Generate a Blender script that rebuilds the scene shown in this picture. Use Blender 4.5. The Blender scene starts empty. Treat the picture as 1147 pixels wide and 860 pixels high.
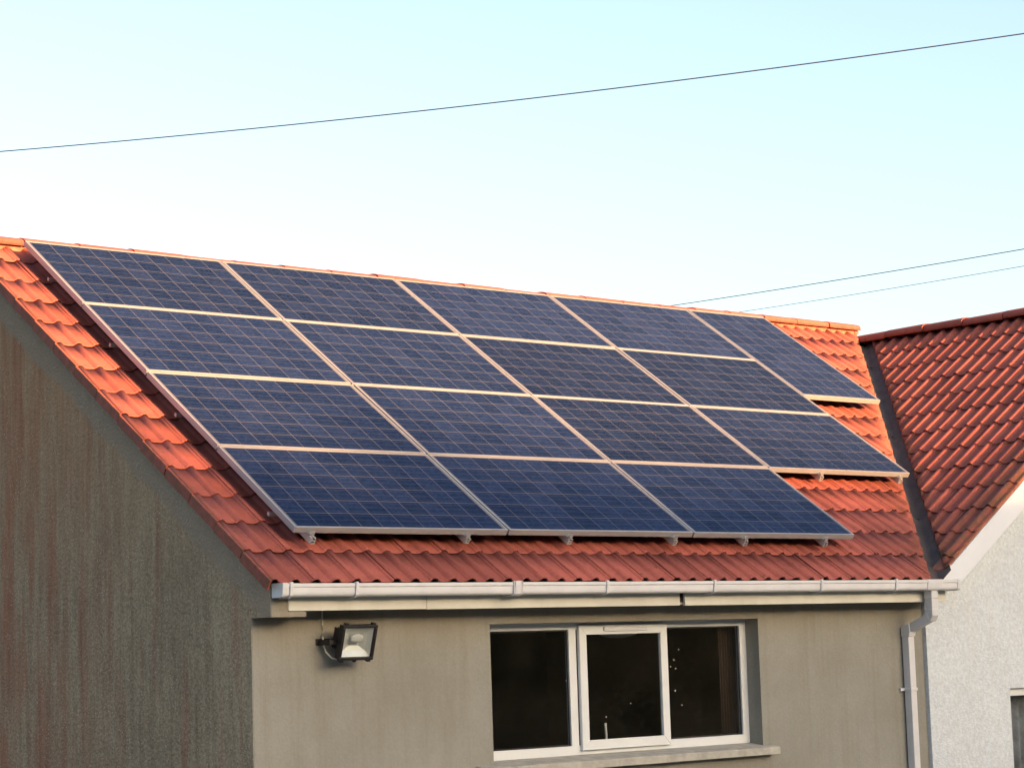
import bpy, bmesh, math, random
from mathutils import Matrix, Vector, noise

random.seed(7)
R = math.radians
scene = bpy.context.scene
C = scene.collection

# ------------------------------------------------------------------ camera
cam = bpy.data.cameras.new('camera'); cam_o = bpy.data.objects.new('camera', cam); C.objects.link(cam_o)
cam.sensor_width = 36.0; cam.sensor_fit = 'HORIZONTAL'; cam.lens = 78.98
cam.clip_start = 0.1; cam.clip_end = 3000
rt = Vector((0.764, -0.64445, -0.03144)); dn = Vector((0.05232, 0.11044, -0.99251)); fw = Vector((0.6431, 0.75663, 0.11809))
m = Matrix((rt, -dn, -fw)).transposed().to_4x4()
m.translation = Vector((-7.66247, -11.04167, -0.7775))
cam_o.matrix_world = m
scene.camera = cam_o

# ------------------------------------------------------------------ light
SUN_EL = 10.0
SUN_AZ = math.atan2(0.148, -0.973)          # from +y, clockwise
sdir = Vector((math.sin(SUN_AZ) * math.cos(R(SUN_EL)), math.cos(SUN_AZ) * math.cos(R(SUN_EL)), math.sin(R(SUN_EL))))
world = bpy.data.worlds.new('World'); scene.world = world; world.use_nodes = True
wn = world.node_tree
bg = wn.nodes['Background']
sky = wn.nodes.new('ShaderNodeTexSky'); sky.sky_type = 'NISHITA'; sky.sun_disc = False
sky.sun_elevation = R(SUN_EL); sky.sun_rotation = SUN_AZ
sky.air_density = 0.8; sky.dust_density = 3.2; sky.ozone_density = 0.3
wn.links.new(sky.outputs[0], bg.inputs[0]); bg.inputs[1].default_value = 0.10
sun = bpy.data.lights.new('sun', 'SUN'); sun.energy = 5.0; sun.angle = R(0.5); sun.color = (1.0, 0.52, 0.22)
sun_o = bpy.data.objects.new('sun', sun); C.objects.link(sun_o)
sun_o.rotation_euler = (-sdir).to_track_quat('-Z', 'Y').to_euler(); sun_o.location = (5, -20, 10)
scene.view_settings.view_transform = 'Standard'; scene.view_settings.look = 'None'
scene.view_settings.exposure = 2.27; scene.view_settings.gamma = 1; scene.view_settings.use_curve_mapping = False

# ------------------------------------------------------------------ helpers
def mat(name, col, rough=0.8, metal=0.0, spec=0.3):
    m = bpy.data.materials.new(name); m.use_nodes = True
    b = m.node_tree.nodes['Principled BSDF']
    b.inputs['Base Color'].default_value = (*col, 1); b.inputs['Roughness'].default_value = rough
    b.inputs['Metallic'].default_value = metal; b.inputs['Specular IOR Level'].default_value = spec
    return m, m.node_tree, b
def nd(nt, t, **kw):
    n = nt.nodes.new(t)
    for k, v in kw.items():
        if k in n.inputs.keys() if isinstance(k, str) else False: n.inputs[k].default_value = v
        else: setattr(n, k, v)
    return n
def L(nt, a, b): nt.links.new(a, b)
def coords(nt, scale=(1, 1, 1), kind='Object'):
    tc = nt.nodes.new('ShaderNodeTexCoord'); mp = nt.nodes.new('ShaderNodeMapping')
    mp.inputs['Scale'].default_value = scale; L(nt, tc.outputs[kind], mp.inputs[0]); return mp.outputs[0]
def noise_t(nt, vec, scale, detail=4, rough=0.55):
    n = nt.nodes.new('ShaderNodeTexNoise'); n.inputs['Scale'].default_value = scale
    n.inputs['Detail'].default_value = detail; n.inputs['Roughness'].default_value = rough
    L(nt, vec, n.inputs['Vector']); return n.outputs['Fac']
def ramp(nt, fac, stops):
    r = nt.nodes.new('ShaderNodeValToRGB'); e = r.color_ramp.elements
    while len(e) < len(stops): e.new(0.5)
    for i, (p, c) in enumerate(stops):
        e[i].position = p; e[i].color = (*c, 1) if len(c) == 3 else c
    L(nt, fac, r.inputs[0]); return r.outputs[0]
def mix(nt, a, b, fac, mode='MIX'):
    n = nt.nodes.new('ShaderNodeMix'); n.data_type = 'RGBA'; n.blend_type = mode
    for s, v in ((6, a), (7, b)):
        if hasattr(v, 'is_linked') or hasattr(v, 'links'): L(nt, v, n.inputs[s])
        else: n.inputs[s].default_value = (*v, 1)
    if isinstance(fac, (int, float)): n.inputs[0].default_value = fac
    else: L(nt, fac, n.inputs[0])
    return n.outputs[2]
def mth(nt, op, a, b=None, c=None):
    n = nt.nodes.new('ShaderNodeMath'); n.operation = op
    for i, v in enumerate((a, b, c)):
        if v is None: continue
        if isinstance(v, (int, float)): n.inputs[i].default_value = v
        else: L(nt, v, n.inputs[i])
    return n.outputs[0]
def bump(nt, b, h, strength, dist):
    n = nt.nodes.new('ShaderNodeBump'); n.inputs['Strength'].default_value = strength; n.inputs['Distance'].default_value = dist
    L(nt, h, n.inputs['Height']); L(nt, n.outputs[0], b.inputs['Normal'])
def sep(nt, vec):
    s = nt.nodes.new('ShaderNodeSeparateXYZ'); L(nt, vec, s.inputs[0]); return s.outputs

# ------------------------------------------------------------------ materials
def render_mat(name, base, dark, streak, streak_amt, bump_s, bump_d, grain_scale, gc=0.16):
    m, nt, b = mat(name, base, 0.92, spec=0.15)
    v = coords(nt); vs = coords(nt, (9, 9, 0.55))
    big = noise_t(nt, v, 1.3, 5, 0.6)
    c = mix(nt, dark, base, ramp(nt, big, [(0.3, (0, 0, 0)), (0.62, (1, 1, 1))]))
    st = ramp(nt, noise_t(nt, vs, 1.4, 5, 0.65), [(0.5, (0, 0, 0)), (0.72, (1, 1, 1))])
    c = mix(nt, c, streak, mth(nt, 'MULTIPLY', st, streak_amt))
    gr = noise_t(nt, v, grain_scale, 3, 0.6)
    c = mix(nt, c, (0.5, 0.5, 0.5), mth(nt, 'MULTIPLY', ramp(nt, gr, [(0.35, (1, 1, 1)), (0.65, (0, 0, 0))]), 0.0))
    sp = ramp(nt, gr, [(0.3, (1 - gc,) * 3), (0.7, (1 + gc * .6,) * 3)])
    c = mix(nt, c, sp, 1.0, 'MULTIPLY')
    L(nt, c, b.inputs['Base Color'])
    bump(nt, b, mth(nt, 'ADD', gr, mth(nt, 'MULTIPLY', noise_t(nt, v, 6, 3), 1.2)), bump_s, bump_d)
    return m, nt, b, c
M = {}
M['front'], nt, b, c = render_mat('cream_render', (0.238, 0.240, 0.228), (0.198, 0.196, 0.178), (0.175, 0.16, 0.135), 0.45, 0.35, 0.006, 60, 0.06)
# stains just below the eaves and left corner
v = coords(nt); s = sep(nt, v)
top = mth(nt, 'SMOOTHSTEP' if False else 'MULTIPLY_ADD', s[2], 3.2, 2.55)
stn = mth(nt, 'MULTIPLY', mth(nt, 'MINIMUM', mth(nt, 'MAXIMUM', top, 0.0), 1.0), 0.45)
c = mix(nt, c, (0.24, 0.175, 0.10), mth(nt, 'MULTIPLY', stn, ramp(nt, noise_t(nt, coords(nt, (5, 5, 1)), 1.2, 4), [(0.3, (0.3,) * 3), (0.7, (1,) * 3)])))
L(nt, c, b.inputs['Base Color'])

M['gable'], nt, b, c = render_mat('weathered_roughcast', (0.345, 0.275, 0.19), (0.275, 0.22, 0.155), (0.16, 0.085, 0.06), 0.4, 1.0, 0.014, 55, 0.30)
# the strip sheltered by the verge stays clean and blue-grey; pale chips of aggregate show elsewhere
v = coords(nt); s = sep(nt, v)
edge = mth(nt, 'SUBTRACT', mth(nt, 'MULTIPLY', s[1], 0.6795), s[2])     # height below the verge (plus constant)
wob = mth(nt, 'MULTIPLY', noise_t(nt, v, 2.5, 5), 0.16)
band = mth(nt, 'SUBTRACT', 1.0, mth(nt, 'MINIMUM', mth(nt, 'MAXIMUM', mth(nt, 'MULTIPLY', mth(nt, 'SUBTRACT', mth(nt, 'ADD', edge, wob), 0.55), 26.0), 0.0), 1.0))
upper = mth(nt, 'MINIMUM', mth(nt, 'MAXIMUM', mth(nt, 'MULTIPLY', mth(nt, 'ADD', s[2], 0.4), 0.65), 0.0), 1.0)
c = mix(nt, c, (0.36, 0.235, 0.14), mth(nt, 'MULTIPLY', upper, 0.75))  # orange bounced light painted into the upper wall colour
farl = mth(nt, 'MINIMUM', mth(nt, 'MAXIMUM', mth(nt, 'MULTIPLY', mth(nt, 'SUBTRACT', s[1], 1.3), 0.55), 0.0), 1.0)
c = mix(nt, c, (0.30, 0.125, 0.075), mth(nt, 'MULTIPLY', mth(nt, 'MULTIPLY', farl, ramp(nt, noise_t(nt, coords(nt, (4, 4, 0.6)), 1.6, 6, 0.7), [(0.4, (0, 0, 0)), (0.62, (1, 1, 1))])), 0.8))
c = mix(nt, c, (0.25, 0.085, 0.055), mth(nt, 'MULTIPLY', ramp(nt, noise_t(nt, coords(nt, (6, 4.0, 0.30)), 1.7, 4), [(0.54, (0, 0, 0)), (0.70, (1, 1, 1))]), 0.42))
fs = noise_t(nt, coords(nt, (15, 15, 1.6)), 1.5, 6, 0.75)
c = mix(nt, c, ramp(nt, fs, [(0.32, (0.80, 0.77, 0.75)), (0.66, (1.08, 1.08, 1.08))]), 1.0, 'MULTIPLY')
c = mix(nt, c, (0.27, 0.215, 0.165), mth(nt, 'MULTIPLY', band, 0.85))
vo = nt.nodes.new('ShaderNodeTexVoronoi'); vo.inputs['Scale'].default_value = 38; L(nt, v, vo.inputs['Vector'])
chip = mth(nt, 'MULTIPLY', mth(nt, 'LESS_THAN', vo.outputs['Distance'], 0.19), mth(nt, 'GREATER_THAN', noise_t(nt, v, 3, 3), 0.50))
c = mix(nt, c, (0.42, 0.36, 0.28), mth(nt, 'MULTIPLY', chip, 0.75))
L(nt, c, b.inputs['Base Color'])

M['white'], nt, b, c = render_mat('white_roughcast', (0.53, 0.585, 0.655), (0.49, 0.54, 0.61), (0.54, 0.54, 0.54), 0.25, 0.9, 0.02, 42)
vo = nt.nodes.new('ShaderNodeTexVoronoi'); vo.inputs['Scale'].default_value = 30; L(nt, coords(nt, (1, 1, 1.8)), vo.inputs['Vector'])
spk = mth(nt, 'MULTIPLY', mth(nt, 'LESS_THAN', vo.outputs['Distance'], 0.13), mth(nt, 'GREATER_THAN', noise_t(nt, coords(nt), 5, 3), 0.56))
c = mix(nt, c, (0.33, 0.30, 0.28), mth(nt, 'MULTIPLY', spk, 0.7)); L(nt, c, b.inputs['Base Color'])
cr = ramp(nt, noise_t(nt, coords(nt, (1, 1, 1.5)), 42, 4, 0.7), [(0.35, (0, 0, 0)), (0.62, (1, 1, 1))])
bump(nt, b, cr, 0.45, 0.006)

def tile_mat(name, base, mossy):
    m, nt, b = mat(name, base, 0.75, spec=0.25)
    at = nt.nodes.new('ShaderNodeAttribute'); at.attribute_name = 'tint'
    v = coords(nt)
    big = noise_t(nt, v, 2.2, 5, 0.6)
    f = mth(nt, 'ADD', mth(nt, 'MULTIPLY', at.outputs['Fac'], 0.6), mth(nt, 'MULTIPLY', big, 0.5))
    soot = ramp(nt, noise_t(nt, coords(nt, (1, 1, 1)), 5.5, 6, 0.75), [(0.50, (0, 0, 0)), (0.72, (1, 1, 1))])
    c = ramp(nt, f, [(0.15, tuple(x * 0.78 for x in base)), (0.5, base), (0.85, tuple(min(1, x * 1.2) for x in base))])
    fine = noise_t(nt, v, 70, 3, 0.7)
    c = mix(nt, c, ramp(nt, fine, [(0.3, (0.82,) * 3), (0.7, (1.1,) * 3)]), 1.0, 'MULTIPLY')
    c = mix(nt, c, tuple(x * 0.5 for x in base), mth(nt, 'MULTIPLY', soot, 0.55))
    # lichen and dirt spots
    vo = nt.nodes.new('ShaderNodeTexVoronoi'); vo.inputs['Scale'].default_value = 9; L(nt, v, vo.inputs['Vector'])
    sp = mth(nt, 'MULTIPLY', mth(nt, 'LESS_THAN', vo.outputs['Distance'], 0.12), mth(nt, 'GREATER_THAN', noise_t(nt, v, 1.7, 2), 0.55))
    c = mix(nt, c, (0.10, 0.05, 0.035), mth(nt, 'MULTIPLY', sp, 0.6))
    at2 = nt.nodes.new('ShaderNodeAttribute'); at2.attribute_name = 'grime'
    g = mth(nt, 'MULTIPLY', at2.outputs['Fac'], ramp(nt, noise_t(nt, v, 14, 5, 0.7), [(0.38, (0, 0, 0)), (0.6, (1, 1, 1))]))
    c = mix(nt, c, mossy, mth(nt, 'MULTIPLY', g, 0.85))
    L(nt, c, b.inputs['Base Color'])
    bump(nt, b, fine, 0.35, 0.003)
    return m
M['tile'] = tile_mat('terracotta_tile', (0.30, 0.082, 0.064), (0.10, 0.055, 0.03))
M['tile_b'] = tile_mat('dark_red_tile', (0.25, 0.068, 0.052), (0.085, 0.06, 0.03))

def plain(name, col, rough=0.6, metal=0.0, spec=0.4, var=0.12, sc=8, bs=0.0):
    m, nt, b = mat(name, col, rough, metal, spec)
    n = noise_t(nt, coords(nt), sc, 5, 0.6)
    c = mix(nt, col, ramp(nt, n, [(0.3, (1 - var,) * 3), (0.7, (1 + var * 0.5,) * 3)]), 1.0, 'MULTIPLY')
    L(nt, c, b.inputs['Base Color'])
    if bs: bump(nt, b, n, bs, 0.004)
    return m
M['pvc'] = plain('white_pvc', (0.52, 0.53, 0.575), 0.38, var=0.10, sc=5)
M['pvc_frame'] = plain('window_pvc', (0.58, 0.61, 0.65), 0.30, var=0.05)
M['fascia'] = plain('cream_fascia', (0.54, 0.54, 0.51), 0.45, var=0.14, sc=4)
M['barge'] = plain('barge_paint', (0.58, 0.615, 0.70), 0.5, var=0.06, sc=3)
M['sill'] = plain('concrete_sill', (0.34, 0.335, 0.31), 0.9, var=0.25, sc=12, bs=0.5)
M['lead'] = plain('lead', (0.07, 0.052, 0.05), 0.7, 0.0, 0.4, var=0.4, sc=7, bs=0.5)
M['alu'] = plain('aluminium', (0.37, 0.38, 0.405), 0.42, 0.5, var=0.06, sc=6)
M['alu_dull'] = plain('dull_aluminium', (0.55, 0.54, 0.54), 0.5, 0.6, var=0.15, sc=20)
M['black'] = plain('black_metal', (0.012, 0.011, 0.014), 0.45, 0.0, 0.4, var=0.3)
M['cable'] = plain('black_cable', (0.02, 0.022, 0.03), 0.6)
M['cable_white'] = plain('white_cable', (0.5, 0.48, 0.42), 0.5)
M['room'] = plain('dim_room', (0.30, 0.24, 0.18), 0.9)
M['curtain'] = plain('brown_curtain', (0.045, 0.028, 0.02), 0.9)
M['net'] = plain('net_curtain', (0.27, 0.29, 0.33), 0.9, var=0.5, sc=10)
M['deck'] = plain('roof_underlay', (0.03, 0.02, 0.02), 0.9)
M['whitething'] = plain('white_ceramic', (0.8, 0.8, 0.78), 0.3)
M['mortar'] = plain('mortar', (0.30, 0.12, 0.08), 0.95, var=0.4, sc=20, bs=0.6)
M['reflector'] = plain('reflector', (0.88, 0.90, 0.88), 0.30, 0.5, var=0.1)

m, nt, b = mat('pane_glass', (0.02, 0.02, 0.02), 0.02); nt.nodes.remove(b)
out = nt.nodes['Material Output']
tr = nt.nodes.new('ShaderNodeBsdfTransparent'); tr.inputs[0].default_value = (0.84, 0.85, 0.85, 1)
gl = nt.nodes.new('ShaderNodeBsdfGlossy'); gl.inputs['Roughness'].default_value = 0.02
fr = nt.nodes.new('ShaderNodeFresnel'); fr.inputs[0].default_value = 1.5
mx = nt.nodes.new('ShaderNodeMixShader'); ge = nt.nodes.new('ShaderNodeNewGeometry'); L(nt, mth(nt, 'MULTIPLY', fr.outputs[0], mth(nt, 'SUBTRACT', 1.0, ge.outputs['Backfacing'])), mx.inputs[0]); L(nt, tr.outputs[0], mx.inputs[1]); L(nt, gl.outputs[0], mx.inputs[2])
df = nt.nodes.new('ShaderNodeBsdfDiffuse'); df.inputs[0].default_value = (0.34, 0.30, 0.25, 1)
mx2 = nt.nodes.new('ShaderNodeMixShader'); L(nt, mth(nt, 'MULTIPLY_ADD', ramp(nt, noise_t(nt, coords(nt), 3.5, 6, 0.7), [(0.35, (0, 0, 0)), (0.75, (1, 1, 1))]), 0.014, 0.004), mx2.inputs[0])
L(nt, mx.outputs[0], mx2.inputs[1]); L(nt, df.outputs[0], mx2.inputs[2]); L(nt, mx2.outputs[0], out.inputs[0]); M['glass'] = m

# photovoltaic laminate: 10 x 6 polycrystalline cells behind glass
m, nt, b = mat('solar_cells', (0.02, 0.03, 0.08), 0.13, spec=0.5); b.inputs['IOR'].default_value = 1.10
v = coords(nt); s = sep(nt, v)
def grid(o, off, pitch):
    return mth(nt, 'FRACT', mth(nt, 'DIVIDE', mth(nt, 'SUBTRACT', o, off), pitch))
PX, PY = 0.1595, 0.1590
ox, oy = (1.65 - 10 * PX) / 2, (0.99 - 6 * PY) / 2
gx, gy = grid(s[0], ox, PX), grid(s[1], oy, PY)
def linemask(g, w): return mth(nt, 'GREATER_THAN', mth(nt, 'ABSOLUTE', mth(nt, 'SUBTRACT', g, 0.5)), 0.5 - w)
gap = mth(nt, 'MAXIMUM', linemask(gx, 0.0085), linemask(gy, 0.0105))
def outside(o, lo, hi): return mth(nt, 'MAXIMUM', mth(nt, 'LESS_THAN', o, lo), mth(nt, 'GREATER_THAN', o, hi))
gap = mth(nt, 'MAXIMUM', gap, mth(nt, 'MAXIMUM', outside(s[0], ox, 1.65 - ox), outside(s[1], oy, 0.99 - oy)))
bb = mth(nt, 'FRACT', mth(nt, 'MULTIPLY', gy, 3.0))
bus = linemask(mth(nt, 'FRACT', mth(nt, 'ADD', bb, 0.5)), 0.020)
oi = nt.nodes.new('ShaderNodeObjectInfo')
cellid = nt.nodes.new('ShaderNodeCombineXYZ')
L(nt, mth(nt, 'FLOOR', mth(nt, 'DIVIDE', mth(nt, 'SUBTRACT', s[0], ox), PX)), cellid.inputs[0])
L(nt, mth(nt, 'FLOOR', mth(nt, 'DIVIDE', mth(nt, 'SUBTRACT', s[1], oy), PY)), cellid.inputs[1])
L(nt, mth(nt, 'MULTIPLY', oi.outputs['Random'], 97.0), cellid.inputs[2])
wnz = nt.nodes.new('ShaderNodeTexWhiteNoise'); L(nt, cellid.outputs[0], wnz.inputs['Vector'])
vo = nt.nodes.new('ShaderNodeTexVoronoi'); vo.inputs['Scale'].default_value = 55; L(nt, v, vo.inputs['Vector'])
vs = sep(nt, vo.outputs['Color'])
k = mth(nt, 'ADD', mth(nt, 'MULTIPLY', vs[0], 0.45), mth(nt, 'MULTIPLY', wnz.outputs['Value'], 0.45))
cell = ramp(nt, k, [(0.1, (0.0045, 0.0105, 0.036)), (0.5, (0.008, 0.016, 0.050)), (0.9, (0.013, 0.024, 0.069))])
modv = nt.nodes.new('ShaderNodeMapRange'); L(nt, oi.outputs['Random'], modv.inputs[0]); modv.inputs[3].default_value = 0.78; modv.inputs[4].default_value = 1.25
mc = nt.nodes.new('ShaderNodeCombineColor'); [L(nt, modv.outputs[0], mc.inputs[q]) for q in range(3)]
cell = mix(nt, cell, mc.outputs[0], 1.0, 'MULTIPLY')
c = mix(nt, cell, (0.06, 0.07, 0.10), mth(nt, 'MULTIPLY', bus, 0.75))
c = mix(nt, c, (0.135, 0.135, 0.155), gap)
dust = noise_t(nt, v, 3.0, 5, 0.65)
c = mix(nt, c, (0.30, 0.26, 0.25), mth(nt, 'MULTIPLY', ramp(nt, dust, [(0.45, (0, 0, 0)), (0.75, (1, 1, 1))]), 0.014))
L(nt, c, b.inputs['Base Color'])
L(nt, mth(nt, 'MULTIPLY_ADD', dust, 0.14, 0.07), b.inputs['Roughness'])
M['cells'] = m

m, nt, b = mat('yard', (0.12, 0.11, 0.1), 0.95)
v = coords(nt); n1 = noise_t(nt, v, 0.35, 6, 0.6)
L(nt, mix(nt, ramp(nt, n1, [(0.4, (0.07, 0.085, 0.035)), (0.6, (0.05, 0.075, 0.03))]), (0.10, 0.095, 0.07), noise_t(nt, v, 4, 5)), b.inputs['Base Color'])
M['ground'] = m
M['concrete'] = plain('yard_concrete', (0.20, 0.185, 0.16), 0.95, var=0.3, sc=2.2, bs=0.3)
M['leaf'] = plain('leaves', (0.07, 0.085, 0.03), 0.8, var=0.5, sc=0.6)
M['bark'] = plain('bark', (0.07, 0.055, 0.04), 0.95, var=0.4)

# ------------------------------------------------------------------ mesh helpers
def tag(o, label=None, cat=None, group=None, kind=None):
    if label: o['label'] = label
    if cat: o['category'] = cat
    if group: o['group'] = group
    if kind: o['kind'] = kind
    return o
def empty(name, loc=(0, 0, 0), **kw):
    o = bpy.data.objects.new(name, None); C.objects.link(o); o.location = loc; o.empty_display_size = 0.2
    tag(o, **kw); return o
def link(name, me, material, parent=None, world_geo=True):
    o = bpy.data.objects.new(name, me); C.objects.link(o)
    if material:
        for mm in (material if isinstance(material, (list, tuple)) else [material]): me.materials.append(mm)
    if parent:
        o.parent = parent
        if world_geo:                                   # geometry given in world coordinates
            o.matrix_parent_inverse = parent_world(parent).inverted()
    return o
def parent_world(p):
    mw = p.matrix_basis.copy()
    if p.parent: mw = parent_world(p.parent) @ p.matrix_parent_inverse @ mw
    return mw
class MB:
    def __init__(s): s.bm = bmesh.new()
    def box(s, x0, x1, y0, y1, z0, z1, mtx=None, bev=0.0):
        b2 = bmesh.new(); bmesh.ops.create_cube(b2, size=1)
        bmesh.ops.scale(b2, vec=(abs(x1 - x0), abs(y1 - y0), abs(z1 - z0)), verts=b2.verts)
        bmesh.ops.translate(b2, vec=((x0 + x1) / 2, (y0 + y1) / 2, (z0 + z1) / 2), verts=b2.verts)
        if bev: bmesh.ops.bevel(b2, geom=b2.edges[:], offset=bev, segments=2, profile=0.5, affect='EDGES')
        if mtx: bmesh.ops.transform(b2, matrix=mtx, verts=b2.verts)
        me = bpy.data.meshes.new('t'); b2.to_mesh(me); b2.free(); s.bm.from_mesh(me); bpy.data.meshes.remove(me); return s
    def prism(s, pts, axis, a0, a1, bev=0.0):
        """closed outline pts swept along axis 'X' (pts are y,z) or 'Y' (pts are x,z)"""
        f = (lambda p, a: (a, p[0], p[1])) if axis == 'X' else (lambda p, a: (p[0], a, p[1]))
        b2 = bmesh.new(); v0 = [b2.verts.new(f(p, a0)) for p in pts]; v1 = [b2.verts.new(f(p, a1)) for p in pts]
        b2.faces.new(v0); b2.faces.new(v1[::-1])
        for i in range(len(pts)): j = (i + 1) % len(pts); b2.faces.new((v0[j], v0[i], v1[i], v1[j]))
        bmesh.ops.recalc_face_normals(b2, faces=b2.faces)
        if bev: bmesh.ops.bevel(b2, geom=b2.edges[:], offset=bev, segments=2, profile=0.5, affect='EDGES')
        me = bpy.data.meshes.new('t'); b2.to_mesh(me); b2.free(); s.bm.from_mesh(me); bpy.data.meshes.remove(me); return s
    def tube(s, pts, r, n=8, caps=True):
        pts = [Vector(p) for p in pts]; rings = []
        for i, p in enumerate(pts):
            t = (pts[min(i + 1, len(pts) - 1)] - pts[max(i - 1, 0)]).normalized()
            a = t.cross(Vector((0.01, 0.02, 1))).normalized() if abs(t.z) < 0.99 else Vector((1, 0, 0))
            b_ = t.cross(a)
            rings.append([s.bm.verts.new(p + r * (math.cos(2 * math.pi * k / n) * a + math.sin(2 * math.pi * k / n) * b_)) for k in range(n)])
        for i in range(len(rings) - 1):
            for k in range(n):
                s.bm.faces.new((rings[i][k], rings[i][(k + 1) % n], rings[i + 1][(k + 1) % n], rings[i + 1][k]))
        if caps: s.bm.faces.new(rings[0][::-1]); s.bm.faces.new(rings[-1])
        return s
    def build(s, name, material, parent=None, smooth=False, world_geo=True):
        me = bpy.data.meshes.new(name); s.bm.to_mesh(me); s.bm.free()
        if smooth:
            me.shade_smooth(); me.set_sharp_from_angle(angle=R(40))
        return link(name, me, material, parent, world_geo)

# ------------------------------------------------------------------ roof geometry constants
TP = 0.6795                                   # tan of the pitch
P = math.atan(TP)
cp, sp_ = math.cos(P), math.sin(P)
Q = math.atan(0.697)
cq, sq = math.cos(Q), math.sin(Q)
GZ = -2.75                                    # ground level (origin: lower left corner of the panel array)
XV = -0.345                                   # verge edge of tiles
YR = 3.64; ZR = TP * YR - 0.187               # ridge (pan plane)
A_END = 9.25
XB, ZB = 9.21, 0.697 * (9.21 - 5.87) - 0.187  # ridge of the white house
def frame_matrix(origin, a, b):
    a, b = Vector(a), Vector(b); n = a.cross(b)
    mm = Matrix((a, b, n)).transposed().to_4x4(); mm.translation = Vector(origin); return mm
MA = frame_matrix((0, 0, 0), (1, 0, 0), (0, cp, sp_))                       # panel plane
nA = Vector((0, -sp_, cp))
MA_tile = MA @ Matrix.Translation((0, 0, -0.155))
MB_tile = frame_matrix((5.87, 0, -0.187), (0, -1, 0), (cq, 0, sq))
# back slope of the extension: b runs up from the far eaves to the ridge
MA_back = frame_matrix((A_END, 2 * YR, -0.187), (-1, 0, 0), (0, -cp, sp_))
MB_back = frame_matrix((2 * XB - 5.87, 0, -0.187), (0, 1, 0), (-cq, 0, sq))

GAUGE, COVER = 0.335, 0.2946
def tile_sheet(name, mtx, a0, na, b0, nb, clips, material, parent, grime=None, verge=None, phase=0.15, seed=1, lift=0.010, rh=0.021):
    rnd = random.Random(seed)
    bm = bmesh.new(); lay = bm.verts.layers.float.new('tint'); gl_ = bm.verts.layers.float.new('grime')
    half = COVER / 2; ns = 18
    def prof(t):
        d = abs((t - phase + 0.5) % 1.0 - 0.5)
        w = 0.25
        h = rh * (1 - (d / w) ** 2.4) ** 1.05 if d < w else 0.0
        return h - 0.0025 * math.sin(math.pi * min(1, max(0, (d - w) / (0.5 - w))) * 0.5)
    for j in range(nb):
        for i in range(na):
            tint = rnd.random(); g = 0.0
            ja, jb, jn, tilt = rnd.uniform(-.0015, .0015), rnd.gauss(0, .0028), rnd.gauss(0, .0012), rnd.gauss(0, .0016)
            a_l = a0 + i * COVER; bl = b0 + j * GAUGE + jb
            rows = ((0.0, lift - 0.004), (0.005, lift), (0.12, lift * 0.66), (GAUGE + 0.012, -0.001))
            vs = []
            for (db, dz) in rows:
                r = []
                for k in range(2 * ns + 1):
                    t = k / ns
                    aa = a_l + 0.0012 + t * half * 0.992 + ja
                    z = prof(t) + dz + jn + tilt * (t - 1)
                    chip = 0.0
                    if db < 0.01: chip = 0.003 * noise.noise(Vector((aa * 30, bl * 7, seed)))
                    co = mtx @ Vector((aa, bl + db + chip, z))
                    vv = bm.verts.new(co); vv[lay] = tint; vv[gl_] = grime(co) if grime else 0.0
                    r.append(vv)
                vs.append(r)
            for q in range(len(vs) - 1):
                for k in range(2 * ns): bm.faces.new((vs[q][k], vs[q][k + 1], vs[q + 1][k + 1], vs[q + 1][k]))
            if verge and i == 0:
                drop = verge
                c1 = [(-0.012, 0.010), (0.004, 0.014), (0.004, -drop), (-0.012, -drop)]
                ring = []
                for (bb_, dz) in ((0.0, lift), (GAUGE - 0.004, 0.002)):
                    rr = []
                    for (da, z) in c1:
                        vv = bm.verts.new(mtx @ Vector((a_l + da, bl + bb_, z + dz + jn))); vv[lay] = tint * 0.4; vv[gl_] = 0.75; rr.append(vv)
                    ring.append(rr)
                for k in range(4): bm.faces.new((ring[0][k], ring[0][(k + 1) % 4], ring[1][(k + 1) % 4], ring[1][k]))
                bm.faces.new(ring[0][::-1]); bm.faces.new(ring[1])
    for (co, no) in clips:                              # keep what is behind each plane
        bmesh.ops.bisect_plane(bm, geom=bm.verts[:] + bm.edges[:] + bm.faces[:], plane_co=co, plane_no=no, clear_outer=True, dist=1e-5)
    me = bpy.data.meshes.new(name); bm.to_mesh(me); bm.free()
    o = link(name, me, material, parent)
    so = o.modifiers.new('thick', 'SOLIDIFY'); so.thickness = 0.009; so.offset = -1
    me.shade_smooth(); me.set_sharp_from_angle(angle=R(30))
    return o
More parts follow.
